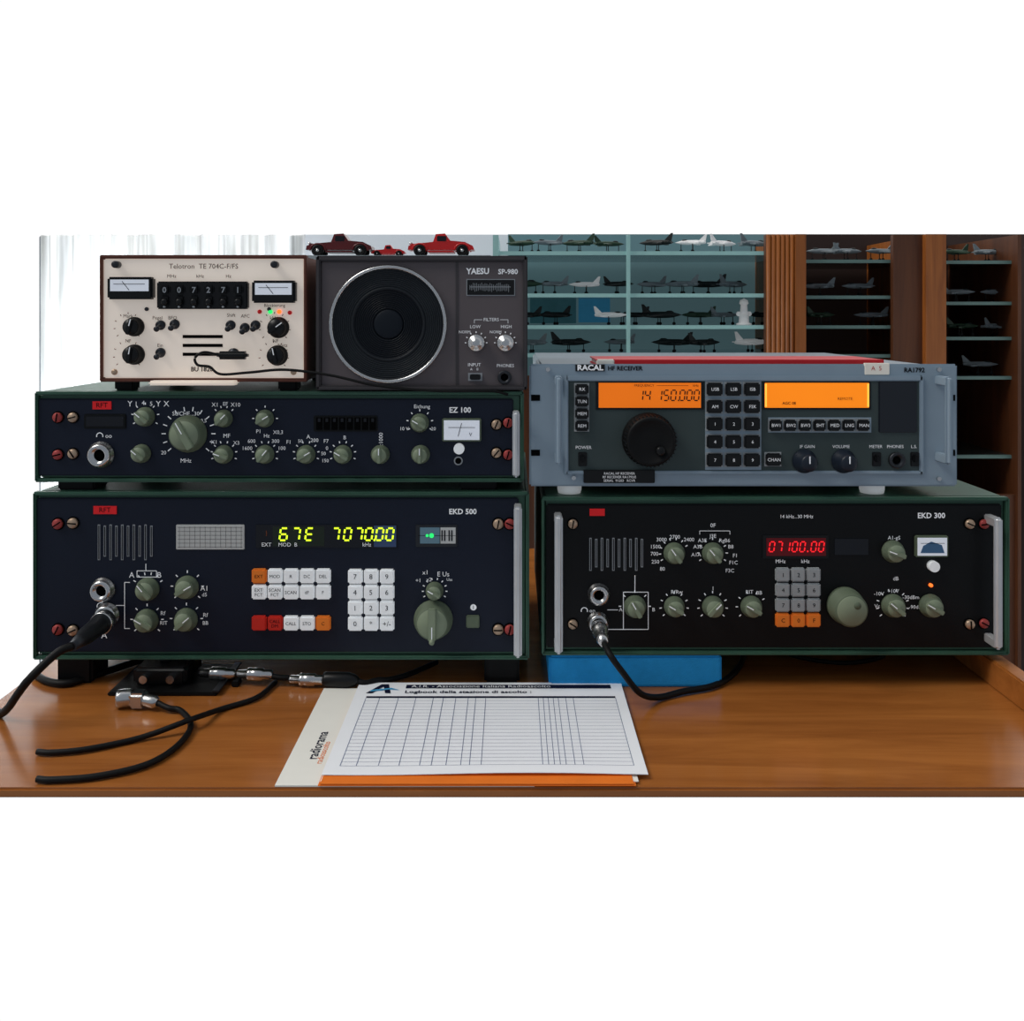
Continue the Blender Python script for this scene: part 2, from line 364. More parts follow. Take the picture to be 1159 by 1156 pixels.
# ================================================================ demodulator (cream)
b=B('telegraph_demodulator')
b.box(X(116),X(347),0.004,0.22,Z(432),Z(290),'brown',0.004)
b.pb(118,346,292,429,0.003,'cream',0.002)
for (a,c,d,e) in ((116,347,289,293),(116,347,428,432)): b.box(X(a),X(c),-0.006,0.006,Z(e),Z(d),'brown',0.0015)
for a in (115,345): b.box(X(a),X(a+3),-0.006,0.006,Z(432),Z(289),'brown',0.001)
for fx in (125,312):
    for fy in (0.01,0.18): b.box(X(fx),X(fx+22),fy,fy+0.02,Z(443),Z(431),'rubber',0.002)
b.text('Telotron  TE 704C-F/FS',232,302,0.0080,'ink')
for (x0,x1,y0,y1) in ((126,177,314,339),(288,337,318,343)):
    b.pb(x0,x1,y0,y1,0.012,'blackp',0.002); b.pb(x0+4,x1-4,y0+3,y1-9,0.0126,'meter')
    b.line(x0+8,y0+8,x1-8,y0+8,0.6,'ink',y=-0.013); b.line((x0+x1)/2-8,y0+5,(x0+x1)/2,y1-10,0.7,'ink',y=-0.013)
b.pb(181,283,319,350,0.010,'blackp',0.0015)
for i,dg in enumerate('007271'):
    x=191+i*16.4
    b.pb(x-5.5,x+5.5,323,333,0.013,'black',0.002); b.pb(x-5.5,x+5.5,334,348,0.012,'black',0.002)
    b.text(dg,x,329,0.009,'grey',y=-0.0134,bold=0.0002)
    b.lathe([(0.0035,0.010),(0.0035,0.015),(0.002,0.016),(0,0.016)],(X(x),0,Z(342)),(0,-1,0),'blackp',14); b.disc(x,347.5,1.0,0.0150,'grey',base=0.0115)
for i in range(6): b.text(['MHz','','kHz','','Hz',''][i],196+i*16,313,0.0055,'ink')
for x,y,m_ in ((295,353,'red'),(307,353,'ledgreen'),(317,353,'ledo'),(329,354,'red')):
    b.lathe([(0.0024,0.003),(0.0024,0.005),(0.0016,0.0065),(0,0.007)],(X(x),0,Z(y)),(0,-1,0),m_,16)
b.text('Blockierung',312,346,0.005,'ink')
for x,y,r in ((147,370,11),(312,371,12),(147,402,11.5),(311,403,11.5)):
    b.knob(x,y,r,h=0.018,ang=random.uniform(-60,60),m='blackp',md='rubber',pointer='keyw'); b.ticks(x,y,r/1000*1.3,r/1000*1.5,9,-130,130,'ink',0.0004)
for x,y in ((183,367),(199,366),(262,367),(278,370),(183,398),(290,367)):
    b.lathe([(0.0055,0.003),(0.0055,0.006),(0.0035,0.007),(0.0024,0.007),(0.002,0.018),(0.0032,0.022),(0,0.0225)],(X(x),0,Z(y)),(0.1,-1,-0.25),'darkm',16)
for (x,y) in ((168,350),(306,350)): b.disc(x,y,2.2,0.006,'darkm')
for (x,y) in ((135,300),(313,300)): b.lathe([(0.004,0.003),(0.004,0.012),(0.003,0.013),(0,0.013)],(X(x),0,Z(y)),(0,-1,0),'darkm',18)
for (x,y) in ((131,421),(333,421)): b.lathe([(0.0035,0.003),(0.003,0.005),(0,0.005)],(X(x),0,Z(y)),(0,-1,0),'screws',18)
for yy in (381,391,401): b.pb(208,253,yy-1.8,yy+1.8,0.0036,'dark',0.0)
for t,x,y in (('NF',147,386),('Pegel',180,360),('BFO',197,360),('Shift',263,357),('AFC',279,358),('NF',313,386),('kHz',311,360),('Mark',147,358),('Ein',183,391),('Netz',321,391)): b.text(t,x,y,0.0055,'ink')
b.text('BU 1820',230,418,0.007,'ink',bold=0.0002)
b.box(X(175),X(272),-0.020,-0.002,Z(435),Z(430),'cream',0.002)
b.lathe([(0.006,0.003),(0.006,0.008),(0,0.0085)],(X(266),0,Z(400)),(0,-1,0),'darkm',20)
b.box(X(252),X(286),-0.024,-0.012,Z(406),Z(397),'blackp',0.003,3)
b.finish()
b=B('audio_cable')
b.tube([(X(253),-0.018,Z(401)),(X(238),-0.022,Z(398)),(X(229),-0.024,Z(404)),(X(232),-0.024,Z(412)),(X(245),-0.024,Z(414)),(X(258),-0.026,Z(422)),(X(290),-0.028,Z(420)),(X(330),-0.028,Z(417)),(X(380),-0.03,Z(423)),(X(430),-0.031,Z(434)),(X(490),-0.028,Z(440)),(X(540),-0.02,Z(441)),(X(560),-0.012,Z(442)),(X(575),-0.0086,Z(446))],0.0015,'rubber',8)
b.finish()

# ================================================================ desktop speaker
b=B('desktop_speaker')
b.box(X(359),X(597),0.0,0.19,Z(440),Z(291),'yaef',0.004,3)
b.pb(364,593,296,437,0.0025,'yae',0.001)
for (a,c,d,e) in ((359,597,290,296),(359,597,436,441)): b.box(X(a),X(c),-0.008,0.004,Z(e),Z(d),'yaef',0.0015)
for a,c in ((359,364),(592,597)): b.box(X(a),X(c),-0.008,0.004,Z(441),Z(290),'yaef',0.0015)
for fx in (372,560):
    for fy in (0.012,0.15): b.box(X(fx),X(fx+20),fy,fy+0.02,Z(443.0),Z(439),'rubber',0.001)
cx,cz=X(440),Z(367)
b.lathe([(0.0665,0.0025),(0.0665,0.008),(0.0655,0.010),(0.0630,0.010),(0.0620,0.006),(0.0620,0.0028)],(cx,0,cz),(0,-1,0),'chrome',72,cap=False)
b.lathe([(0.0622,0.0030),(0,0.0030)],(cx,0,cz),(0,-1,0),'dark',72,cap=False)
def rings(r,rend,m,base):
    prof=[(r,base)]
    while r>rend:
        prof += [(r,base+0.0008),(r-0.0008,base+0.0008),(r-0.0010,base-0.0004),(r-0.0020,base-0.0004)]
        r-=0.0022
    prof.append((max(r,0),base)); b.lathe(prof,(cx,0,cz),(0,-1,0),m,72,cap=False)
rings(0.0620,0.043,mat('speaker_mesh_outer',(38,43,48),0.45,spec=0.3),0.0040)
b.lathe([(0.0425,0.0036),(0.0415,0.0054),(0.0395,0.0054),(0.0385,0.0034)],(cx,0,cz),(0,-1,0),mat('cone_surround',(24,29,35),0.5,spec=0.3),60,cap=False)
rings(0.0388,0.018,mat('speaker_mesh_cone',(16,22,30),0.45,spec=0.25),0.0037)
b.lathe([(0.0175,0.0034),(0.015,0.0046),(0.010,0.0054),(0.005,0.0057),(0,0.0058)],(cx,0,cz),(0,-1,0),mat('dust_cap',(18,25,34),0.55,spec=0.2),48)
b.pb(516,519,296,437,0.0032,'yaef')
b.text('YAESU',541,307.5,0.0092,'white',y=-0.003,bold=0.0003,sx=0.95); b.text('SP-980',575,308,0.0080,'white',y=-0.003,bold=0.0002)
b.pb(528,583,316,335,0.0032,'grey'); b.pb(529,582,317,334,0.0036,'blackp')
for i in range(24): 
    x=532+i*1.9; b.line(x,320+random.random()*3,x,328+random.random()*3,0.5,'grey',y=-0.004)
b.line(532,325,578,325,0.7,'grey',y=-0.0041)
b.text('FILTERS',556,362,0.0052,'white',y=-0.003); b.text('LOW',538,370,0.0052,'white',y=-0.003); b.text('HIGH',573,370,0.0052,'white',y=-0.003)
b.line(537,362,546,362,.5,y=-0.003); b.line(566,362,575,362,.5,y=-0.003); b.line(537,362,537,366,.5,y=-0.003); b.line(575,362,575,366,.5,y=-0.003)
for x in (526,561): b.text('NORM',x,376,0.0045,'white',y=-0.003)
for x in (539,572):
    b.ticks(x,388,0.0110,0.0128,7,-90,90,y=-0.003)
    b.lathe([(0.0098,0.0025),(0.0098,0.012),(0.0085,0.014),(0.006,0.0142),(0.0055,0.018),(0,0.0185)],(X(x)*.99,0,Z(388)),(0,-1,0),'chrome',36)
b.text('INPUT',537,413,0.0052,'white',y=-0.003); b.text('A    B',537,418,0.004,'white',y=-0.003); b.text('PHONES',572,414,0.0052,'white',y=-0.003)
b.pb(530,546,422,431,0.0034,'grey'); b.pb(532,544,423.5,429.5,0.007,'blackp',0.0008)
b.lathe([(0.0078,0.0025),(0.0078,0.006),(0.005,0.006),(0.004,0.003),(0,0.003)],(X(571),0,Z(427)),(0,-1,0),'darkm',28)
b.lathe([(0.004,0.0036),(0,0.0037)],(X(571),0,Z(427)),(0,-1,0),'dark',20)
b.finish()

# ================================================================ rack receiver (grey-blue)
b=B('radio_receiver')
b.box(X(612),X(1070),0.004,0.40,Z(547),Z(415),'ract',0.003)
b.pb(599,1082,412,550,0.004,'racf',0.002)
for (a,c,d,e) in ((640,1042,425,431),(640,1042,532,536)): b.pb(a,c,d,e,0.007,'racf',0.001)
for (a,c) in ((638,643),(1038,1043)): b.pb(a,c,425,536,0.007,'racf',0.001)
b.pb(642,1040,430,533,0.0052,'racp',0.0)
for px in (631,1060): handle(b,px,424,522,8,'racf',0.034)
for x in (606,1074):
    for y in (450,512): b.pb(x-5,x+5,y-3.4,y+3.4,0.0046,'dark',0.0)
b.pb(651,684,412.5,420,0.0052,'blackp'); b.text('RACAL',667.5,416.2,0.0085,'white',y=-0.0056,bold=0.0003,sx=1.1)
b.text('HF RECEIVER',707,417,0.0068,'ink',y=-0.0046,bold=0.0002); b.text('RA1792',1033,419,0.0072,'ink',y=-0.0046,bold=0.0002)
b.pb(977,1005,411,424,0.0050,mat('sticker',(220,215,205),0.6,emit=0.15),0.0006); b.text('A  5',990,417,0.007,mat('sticker_ink',(190,60,50)),y=-0.0054)
def rkey(px,py,w=17,h=14,l=''):
    b.pb(px-w/2-1,px+w/2+1,py-h/2-1,py+h/2+1,0.0062,'keyg'); b.pb(px-w/2,px+w/2,py-h/2,py+h/2,0.011,'blackp',0.0015,0.006)
    if l: b.text(l,px,py,0.0052,'white',y=-0.0114)
b.pb(673,796,431,464,0.0062,'blackp',0.001); b.pb(677,792,433,461,0.0068,'amber')
for i in range(4): rkey(658,440+i*13.7,15,11.5,['RX','TUN','MEM','REM'][i])
xs=[726,734,747,755,763,773,781,789]
for ch,x in zip('14150000',xs): b.seg7(ch,x-2,447,5.4,11.5,'amberd',1.4,y=-0.0072,sl=0.1)
b.pb(766,767.5,452,453.5,0.0073,'amberd'); b.text('FREQUENCY',728,436,0.004,'amberd',y=-0.0072); b.text('kHz',786,436,0.004,'amberd',y=-0.0072); b.line(742,436,778,436,.4,'amberd',y=-0.0072)
b.pb(797,860,431,531,0.0058,'racf')
rows_y=[440,459.5,479,499,519.5]
k=0
for yy in rows_y:
    for xx in (807,828,849):
        rkey(xx,yy,17.5,14.5,['USB','LSB','ISB','AM','CW','FSK','1','2','3','4','5','6','7','8','9'][k]); k+=1
b.pb(861,984,431,464,0.0062,'blackp',0.001); b.pb(864,981,433,461,0.0068,'amber2')
for x in (864,979): b.pb(x,x+2,434,460,0.0071,'amberh')
b.text('AGC 08',891,456,0.0045,'amberd',y=-0.0073,bold=0.0001); b.text('REMOTE',954,451,0.0045,'amberd',y=-0.0073)
b.pb(868,984,472,489,0.0056,'racf',0.0)
for i in range(7): rkey(875.5+i*16.4,480.5,13.5,12.5,['BW1','BW2','BW3','SHT','MED','LNG','MAN'][i])
rkey(873,519,17,14,'CHAN')
b.pb(992,1035,431,489,0.0070,mat('smoked_glass',(16,22,32),0.15,spec=0.5),0.001)
kx,kz=X(737)*0.975,0.418+(Z(500)-0.418)*0.975
b.lathe([(0.030,0.005),(0.030,0.010),(0.0285,0.012),(0.0275,0.026),(0.026,0.028),(0.023,0.028),(0.022,0.0265),(0.010,0.0265),(0,0.0268)],(kx,0,kz),(0,-1,0),'rubber',56)
b.lathe([(0.0052,0.0265),(0.0052,0.030),(0.004,0.032),(0,0.032)],(kx+0.010,0,kz-0.010),(0,-1,0),'blackp',24)
for i in range(40):
    a=2*math.pi*i/40; b.box(-0.0008,0.0008,-0.026,-0.013,0.0276,0.0290,'blackp',0,1,Matrix.Translation((kx,0,kz))@Matrix.Rotation(a,4,'Y'))
blk=mat('blue_black_knob',(28,36,48),0.35)
for x in (915,960):
    b.lathe([(0.0135,0.005),(0.0135,0.008),(0.0105,0.010),(0.0095,0.024),(0.008,0.026),(0,0.0262)],(X(x)*.98,0,Z(521)),(0,-1,0),blk,36)
    b.box(-0.0006,0.0006,-0.0268,-0.026,0.0,0.008,'white',0,1,Matrix.Translation((X(x)*.98,0,Z(521))))
for t,x in (('IF GAIN',912,),('VOLUME',950),('METER',989),('PHONES',1011),('L.S.',1032)): b.text(t,x,505,0.0050,'white',y=-0.0056)
b.text('POWER',660,506,0.0052,'white',y=-0.0056)
for x in (659,990,1033):
    b.pb(x-5,x+5,511,527,0.0066,'blackp',0.0008); b.pb(x-3,x+3,514,522,0.0105,'black',0.0015,0.006)
b.lathe([(0.009,0.005),(0.009,0.010),(0.006,0.010),(0.005,0.007),(0,0.007)],(X(1012),0,Z(520)),(0,-1,0),'darkm',30); b.lathe([(0.004,0.0075),(0,0.0076)],(X(1012),0,Z(520)),(0,-1,0),'dark',20)
b.pb(660,740,531,545.5,0.0085,'blackp',0.0006)
for i,t in enumerate(('RACAL HF RECEIVER','RF RECEIVER RA1792/E','SERIAL  91203   RCVR')): b.text(t,700,534.7+i*4,0.0038,'white',y=-0.0090)
for (x,y) in ((649,540),(1060,541),(1060,418),(620,418)): b.disc(x,y,2.4,0.0075,'chrome')
for fx in (632,982):
    for fy in (0.024,0.30): b.lathe([(0.013,0),(0.014,0.004),(0.014,0.0125)],(X(fx+14),fy,Z(562.0)),(0,0,1),'keyw',28)
b.finish()
b=B('red_book')
z0=Z(415)
b.box(X(676),X(1003),0.007,0.10,z0,z0+0.0015,'redbook'); b.box(X(678),X(1001),0.009,0.098,z0+0.0015,z0+0.006,'paper2'); b.box(X(676),X(1003),0.007,0.10,z0+0.006,z0+0.0075,'redbook'); b.box(X(676),X(696),0.0052,0.012,z0,z0+0.0078,'paper2',0.001)
b.box(X(696),X(1003),0.0055,0.009,z0,z0+0.0075,'redbook',0.001)
b.finish()

# ================================================================ wide receiver, lower right
b=B('radio_receiver')
rft_case(b,613,1140,562,740,'black',inset=(5,8,8,8))
for fx in (640,1080): b.box(X(fx),X(fx+30),0.25,0.30,0.0,Z(739),'rubber',0.003)
b.box(X(1060),X(1100),0.125,0.16,0.0,Z(739),'rubber',0.003)
handle(b,631,578,731,9); handle(b,1116,580,726,9)
b.pb(667,684,575,583,0.0052,'red')
slots(b,668,726,608,645,10)
b.text('EKD 300',1052,583,0.0085,bold=0.0002); b.text('14 kHz...30 MHz',900,584,0.0056)
b.pb(862,936,605,631,0.0050,'blackp'); b.pb(866,933,608,628,0.0056,'ledrb')
for i,ch in enumerate('07100'): b.seg7(ch,872+i*8.6,617.5,5.4,11,'ledr',1.4,y=-0.0062)
for i,ch in enumerate('00'): b.seg7(ch,919+i*8.6,617.5,5.4,11,'ledr',1.4,y=-0.0062)
b.pb(911.5,913,622,623.5,0.0064,'ledr'); b.text('MHz',882,634.5,0.006); b.text('kHz',910,634.5,0.006)
b.pb(943,981,609,627,0.0048,'glassd')
b.pb(1033,1070,605,629,0.008,'knobd',0.001); b.pb(1035,1068,607,627,0.0086,'meter'); b.line(1038,613,1065,613,.5,'ink',y=-0.009)
b.raw([(X(1038),-0.0088,Z(624)),(X(1065),-0.0088,Z(624)),(X(1062),-0.0088,Z(615)),(X(1050),-0.0088,Z(611)),(X(1041),-0.0088,Z(616))],[[0,1,2,3,4]],'pl_bl')
for (x,y) in ((1111,592),(1111,704)): b.screw(x,y,5.3,'screwr')
for (x,y) in ((648,592),(648,705),(1095,592),(1095,705)): b.screw(x,y,5.3,'screws')
b.jack(677,671,11); b.jack(676,703,11)
b.knob(765,629,12,ang=-35,tk=(8,-120,60)); b.knob(809,629,12,ang=-40,tk=(9,-120,120)); b.knob(1015,627,12.5,ang=-70)
b.knob(720,690,12.5,ang=-30,tk=(5,-90,90)); b.knob(765,690,11.5,ang=-60,tk=(9,-130,130)); b.knob(809,690,12,ang=45,tk=(9,-130,130)); b.knob(853,690,12,ang=-60,tk=(6,-130,60))
b.knob(1015,689,13,ang=-50,tk=(10,-130,130)); b.knob(1058,689,13,ang=-60)
kx,kz=X(962)*0.98,0.418+(Z(690)-0.418)*0.98
b.lathe([(0.0205,0.004),(0.0205,0.010),(0.019,0.011),(0.0185,0.025),(0.017,0.027),(0,0.0272)],(kx,0,kz),(0,-1,0),'knobd',48)
b.lathe([(0.0165,0.0271),(0.016,0.0278),(0,0.028)],(kx,0,kz),(0,-1,0),'knob',48)
b.lathe([(0.0042,0.0275),(0.004,0.0282),(0,0.0285)],(kx+0.006,0,kz+0.006),(0,-1,0),'knobd',20)
for t,x,y in (('3000',748,610),('2700',763,607),('2400',779,610),('1500',741,618),('700',740,626),('250',741,635),('80',749,643),('A3E',794,611),('J3E',806,606),('RgB6',819,611),('A3B',789,618),('B8',826,618),('A1A',787,627),('F1',831,628),('F1C',829,636),('F3C',825,645),
   ('A1-gS',1010,608),('dB',1012,654),('A',702,689),('B',739,689),('Rf',761,669),('Rw',768,669),('RIT',847,669),('BB',858,670),('1',806,665),('-10V',993,671),('+10V',1009,668),('-30dBm',1029,675),('Vc',991,685),('-90dBm',1036,686)):
    b.text(t,x,y,0.0060)
b.line(718,650,718,669); b.line(705,669,733,669); b.line(705,669,705,711); b.line(733,669,733,711); b.line(705,711,733,711); b.line(687,711,705,711); b.line(687,689,699,689)
b.ticks(661,690,0.003,0.004,12,-100,100); b.text('oo',670,690,0.006)
b.line(791,600,825,600,.6); b.line(791,600,791,604,.6); b.line(825,600,825,604,.6); b.text('0F',806,594,0.0065)
b.disc(1053,639,6,0.011,'keyw'); b.lathe([(0.002,0.004),(0.002,0.007),(0,0.008)],(X(1051),0,Z(661)),(0,-1,0),'ledo',14)
for i,l in enumerate(['1','2','3','4','5','6','7','8','9','C','0','F']):
    b.key(883.5+(i%3)*17.3,648.5+(i//3)*17,15.8,15.2,'keyg' if i<9 else 'keyo',l,ts=0.0065)
b.finish()
b=B('headphone_cable')
x,z=X(676),Z(703)
dr=Vector((0.03,-1,-0.10)).normalized()
b.lathe([(0.007,0.0148),(0.009,0.017),(0.009,0.03),(0.0078,0.031),(0.0072,0.045),(0.0045,0.056)],(x,0,z),dr,'chrome',26)
p0=Vector((x,0,z))+dr*0.052
b.tube([p0,p0+Vector((0.006,-0.02,-0.008)),(X(695),-0.072,Z(732)),(X(715),-0.065,0.018),(X(738),-0.045,0.005),(X(768),-0.028,0.0045),(X(800),-0.015,0.0045),(X(825),0.008,0.0045),(X(850),0.05,0.0045),(X(875),0.12,0.0045)],0.0034,'rubber')
b.finish()
b=B('foam_block')
b.box(X(621),X(816),-0.006,0.235,0.0002,0.0358,'foam',0.003,2)
b.finish()
b=B('power_cable')
b.tube([(0.33,0.10,0.0035),(0.355,0.075,0.003),(0.40,0.06,0.003),(0.45,0.08,0.003),(0.47,0.12,0.003)],0.0026,'rubber')
b.finish()

# ================================================================ desk
b=B('desk')
b.box(-0.56,0.56,-0.229,0.62,-0.009,0.0,'desk',0.002,2)
b.box(0.541,0.561,-0.229,0.62,-0.001,0.030,'desk',0.002,2)
b.finish()

# ================================================================ papers
b=B('paper_folder')
b.box(-0.2105,0.02,-0.2270,-0.012,0.0003,0.0016,'paper2')
b.text('radiorama',0,0,0.014,'lined',mtx=Matrix.Translation((-0.188,-0.150,0.0018))@Matrix.Rotation(math.pi/2,4,'Z'),bold=0.0002)
b.text('radioascolto',0,0,0.009,'orange',mtx=Matrix.Translation((-0.180,-0.165,0.0018))@Matrix.Rotation(math.pi/2,4,'Z'))
b.finish()
b=B('orange_folder')
b.box(-0.172,0.110,-0.2288,-0.03,0.0018,0.0024,'orange'); b.box(-0.171,0.113,-0.2225,-0.03,0.0024,0.0030,'paper2')
b.box(-0.170,0.108,-0.2284,-0.03,0.0030,0.0038,'orange')
b.finish()
b=B('logbook_sheet')
vs=[];fs=[]
def pz(x,y):
    t=max(0,(-y-0.13)/0.08); return 0.0046+0.002*t*t*(0.5+0.5*math.sin(x*20+1.2))
xl,xr,yt,yb=-0.1718,0.1228,-0.0035,-0.2145
nx,ny=24,18
for k in range(2):
    for j in range(ny+1):
        for i in range(nx+1):
            xx=xl+(xr-xl)*i/nx; yy=yt+(yb-yt)*j/ny; vs.append((xx,yy,pz(xx,yy)-k*0.0004))
o=(nx+1)*(ny+1)
for j in range(ny):
    for i in range(nx):
        a=j*(nx+1)+i; fs.append([a,a+nx+1,a+nx+2,a+1]); fs.append([o+a,o+a+1,o+a+nx+2,o+a+nx+1])
b.raw(vs,fs,'paper',True)
def pl(x0,y0,x1,y1,w,m):
    a=Vector((x0,y0));c=Vector((x1,y1)); d=(c-a).normalized(); nn=Vector((-d.y,d.x))*w/2
    k=12; vv=[];ff=[]
    for i in range(k+1):
        p=a+(c-a)*i/k
        for sg in (-1,1): vv.append((p.x+sg*nn.x,p.y+sg*nn.y,pz(p.x,p.y)+0.0003))
    for i in range(k): ff.append([2*i,2*i+2,2*i+3,2*i+1])
    b.raw(vv,ff,m)
yT,yB=-0.046,-0.198; xL,xR=-0.158,0.112
nr=20
for i in range(nr+1):
    yy=yT+(yB-yT)*i/nr; pl(xL,yy,xR,yy,0.00035,'line')
pl(xL,yT+0.002,xR,yT+0.002,0.0045,'lined')
for fx in (0,.055,.13,.2,.27,.31,.36,.41,.44,.48,.69,.71,.73,.75,.77,.80,.83,1.0): pl(xL+(xR-xL)*fx,yT,xL+(xR-xL)*fx,yB,0.0005,'line')
pl(-0.118,-0.0155,0.110,-0.0155,0.010,'lined')
b.text('A.I.R. - Associazione Italiana Radioascolto',0,0,0.0092,'paper',mtx=Matrix.Translation((-0.112,-0.0158,0.0052)),align='LEFT',bold=0)
b.text('Logbook della stazione di ascolto :',0,0,0.0100,'lined',mtx=Matrix.Translation((-0.118,-0.0305,0.0050)),align='LEFT',bold=0.0002)
zz=0.0052
b.raw([(-0.160,-0.034,zz),(-0.153,-0.034,zz),(-0.140,-0.010,zz),(-0.146,-0.010,zz)],[[0,1,2,3]],'lined')
b.raw([(-0.139,-0.034,zz),(-0.133,-0.034,zz),(-0.138,-0.010,zz),(-0.144,-0.010,zz)],[[0,1,2,3]],'lined')
b.raw([(-0.156,-0.026,zz+.0001),(-0.134,-0.020,zz+.0001),(-0.124,-0.026,zz+.0001),(-0.134,-0.024,zz+.0001),(-0.156,-0.030,zz+.0001)],[[0,4,3,2,1]],'poster')
b.finish()

# ================================================================ antenna switch, connectors, cables
b=B('antenna_switch_box')
b.box(-0.445,-0.325,-0.030,0.055,0.0,0.004,'rubber',0.001)
b.box(-0.425,-0.365,-0.012,0.045,0.004,0.024,'blackp',0.004,3)
b.lathe([(0.007,0.022),(0.006,0.026),(0.010,0.028),(0.011,0.0295),(0,0.0298)],(-0.395,0.010,0.0),(0,0,1),'darkm',24)
for xx in (-0.410,-0.380): b.cyl((xx,-0.010,0.014),(0,-1,0),0.0045,0.010,'chrome')
b.box(-0.330,-0.322,-0.03,0.055,0.004,0.006,'darkm',0.0005)
b.finish()
def bnc(b,p,d):
    d=Vector(d).normalized()
    b.lathe([(0.003,0),(0.0045,0.002),(0.005,0.012),(0.0068,0.013),(0.0072,0.016),(0.0066,0.018),(0.0072,0.020),(0.0070,0.030),(0.0055,0.031),(0.0055,0.040),(0.0035,0.042)],p,d,'chrome',24)
b=B('coaxial_cable')
bnc(b,(-0.355,0.004,0.0125),(1,-0.06,0)); bnc(b,(-0.312,0.0015,0.0125),(1,-0.06,0))
b.box(-0.316,-0.308,-0.006,0.008,0.0,0.006,'rubber',0.001)
b.tube([(-0.274,-0.0015,0.0118),(-0.262,-0.003,0.010),(-0.252,-0.002,0.0095)],0.003,'rubber')
bnc(b,(-0.252,-0.002,0.0078),(1,-0.08,0))
b.lathe([(0.0078,0),(0.0085,0.003),(0.0085,0.028),(0.006,0.036),(0.003,0.040)],(-0.212,-0.005,0.0087),(1,-0.06,0),'blackp',24)
b.tube([(-0.175,-0.007,0.0085),(-0.165,-0.008,0.006),(-0.152,-0.0015,0.0066),(-0.140,0.004,0.0050),(-0.120,0.02,0.0046),(-0.09,0.06,0.0038)],0.003,'rubber')
b.finish()
b=B('coaxial_cable')
q=dp(150,803)
b.lathe([(0.0085,0),(0.0095,0.002),(0.0095,0.014),(0.0085,0.016)],(q.x-0.018,q.y+0.002,0.0098),(0.9,0.25,0),'chrome',24)
b.box(q.x-0.003,q.x+0.014,q.y-0.006,q.y+0.012,0.002,0.018,'chrome',0.003,3)
b.lathe([(0.0062,0),(0.0066,0.004),(0.0066,0.016),(0.004,0.020)],(q.x+0.010,q.y+0.002,0.0095),(1,-0.35,-0.05),'chrome',20)
s0=Vector((q.x+0.028,q.y-0.004,0.0085))
b.tube([s0,s0+Vector((0.014,-0.006,-0.003)),dp(205,805,0.004),dp(216,822,0.0036),dp(200,845,0.0036),dp(165,866,0.0036),dp(110,879,0.0036),dp(60,883,0.0036),dp(42,882,0.0036)],0.0030,'rubber')
b.finish()
b=B('coaxial_cable')
b.tube([dp(312,772,0.0032),dp(290,790,0.0032),dp(250,803,0.0032),dp(215,815,0.011),dp(160,835,0.0036),dp(100,848,0.0036),dp(60,852,0.0036),dp(42,851,0.0036)],0.0028,'rubber')
b.finish()
b=B('coaxial_cable')
b.tube([(-0.42,0.10,0.0045),(-0.45,0.06,0.0045),(-0.48,0.02,0.0045),(-0.50,-0.005,0.0045),(-0.525,0.0,0.0045),(-0.55,0.02,0.0045)],0.0042,'rubber')
b.finish()

# ================================================================ back of room
F=0.90; LOW=-0.45
def CX(px,y=F): return (px-579.5)*(1.05+y)/1050
def CZ(py,y=F): return 0.418-(py-358)*(1.05+y)/1050
BK=1.24
b=B('wall_back')
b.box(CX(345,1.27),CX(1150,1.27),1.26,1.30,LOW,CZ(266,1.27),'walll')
b.finish()
b=B('wall_left')
b.box(-1.30,-1.27,-0.35,1.33,LOW,CZ(266,1.27),'wallw')
b.finish()
b=B('wall_right')
b.box(1.31,1.34,-0.35,1.33,LOW,CZ(266,1.27),'wallw')
b.finish()
ztop=CZ(266)
b=B('display_cabinet')
x0,x1=CX(561),CX(898)
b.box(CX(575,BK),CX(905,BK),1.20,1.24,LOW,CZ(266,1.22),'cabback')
b.box(x0-0.006,x0+0.006,F,1.2,LOW,ztop,'shelfg')
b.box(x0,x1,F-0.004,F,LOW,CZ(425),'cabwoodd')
for py in (288,336,372,404):
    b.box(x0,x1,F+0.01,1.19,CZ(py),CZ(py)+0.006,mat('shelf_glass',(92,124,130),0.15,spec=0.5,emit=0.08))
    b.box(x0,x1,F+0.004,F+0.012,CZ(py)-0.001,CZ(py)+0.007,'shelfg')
b.box(CX(709),CX(713),F-0.006,F+0.004,LOW,ztop,'shelfg')
b.box(CX(655,1.15),CX(690,1.15),1.14,1.16,CZ(365,1.15),CZ(333,1.15),'poster')
b.box(CX(600,1.15),CX(652,1.15),1.15,1.17,CZ(366,1.15),CZ(338,1.15),mat('box_teal',(70,120,130),0.6,emit=0.1,var=0.4,vscale=25))
b.finish()
b=B('display_cabinet')
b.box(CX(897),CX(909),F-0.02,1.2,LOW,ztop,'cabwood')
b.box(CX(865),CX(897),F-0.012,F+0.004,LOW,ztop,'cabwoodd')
for i in range(6): b.lathe([(0.005,0),(0.005,ztop-LOW)],(CX(868+i*5.2),F-0.012,LOW),(0,0,1),'cabwood',10)
b.box(CX(905,BK),CX(1150,BK),1.20,1.24,LOW,CZ(266,1.22),'cabdark')
b.box(CX(1043),CX(1066),F-0.02,1.2,LOW,ztop,'cabwood')
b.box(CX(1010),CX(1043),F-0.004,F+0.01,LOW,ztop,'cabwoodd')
b.box(CX(1149),CX(1153),F-0.01,1.2,LOW,ztop,'cabwoodd')
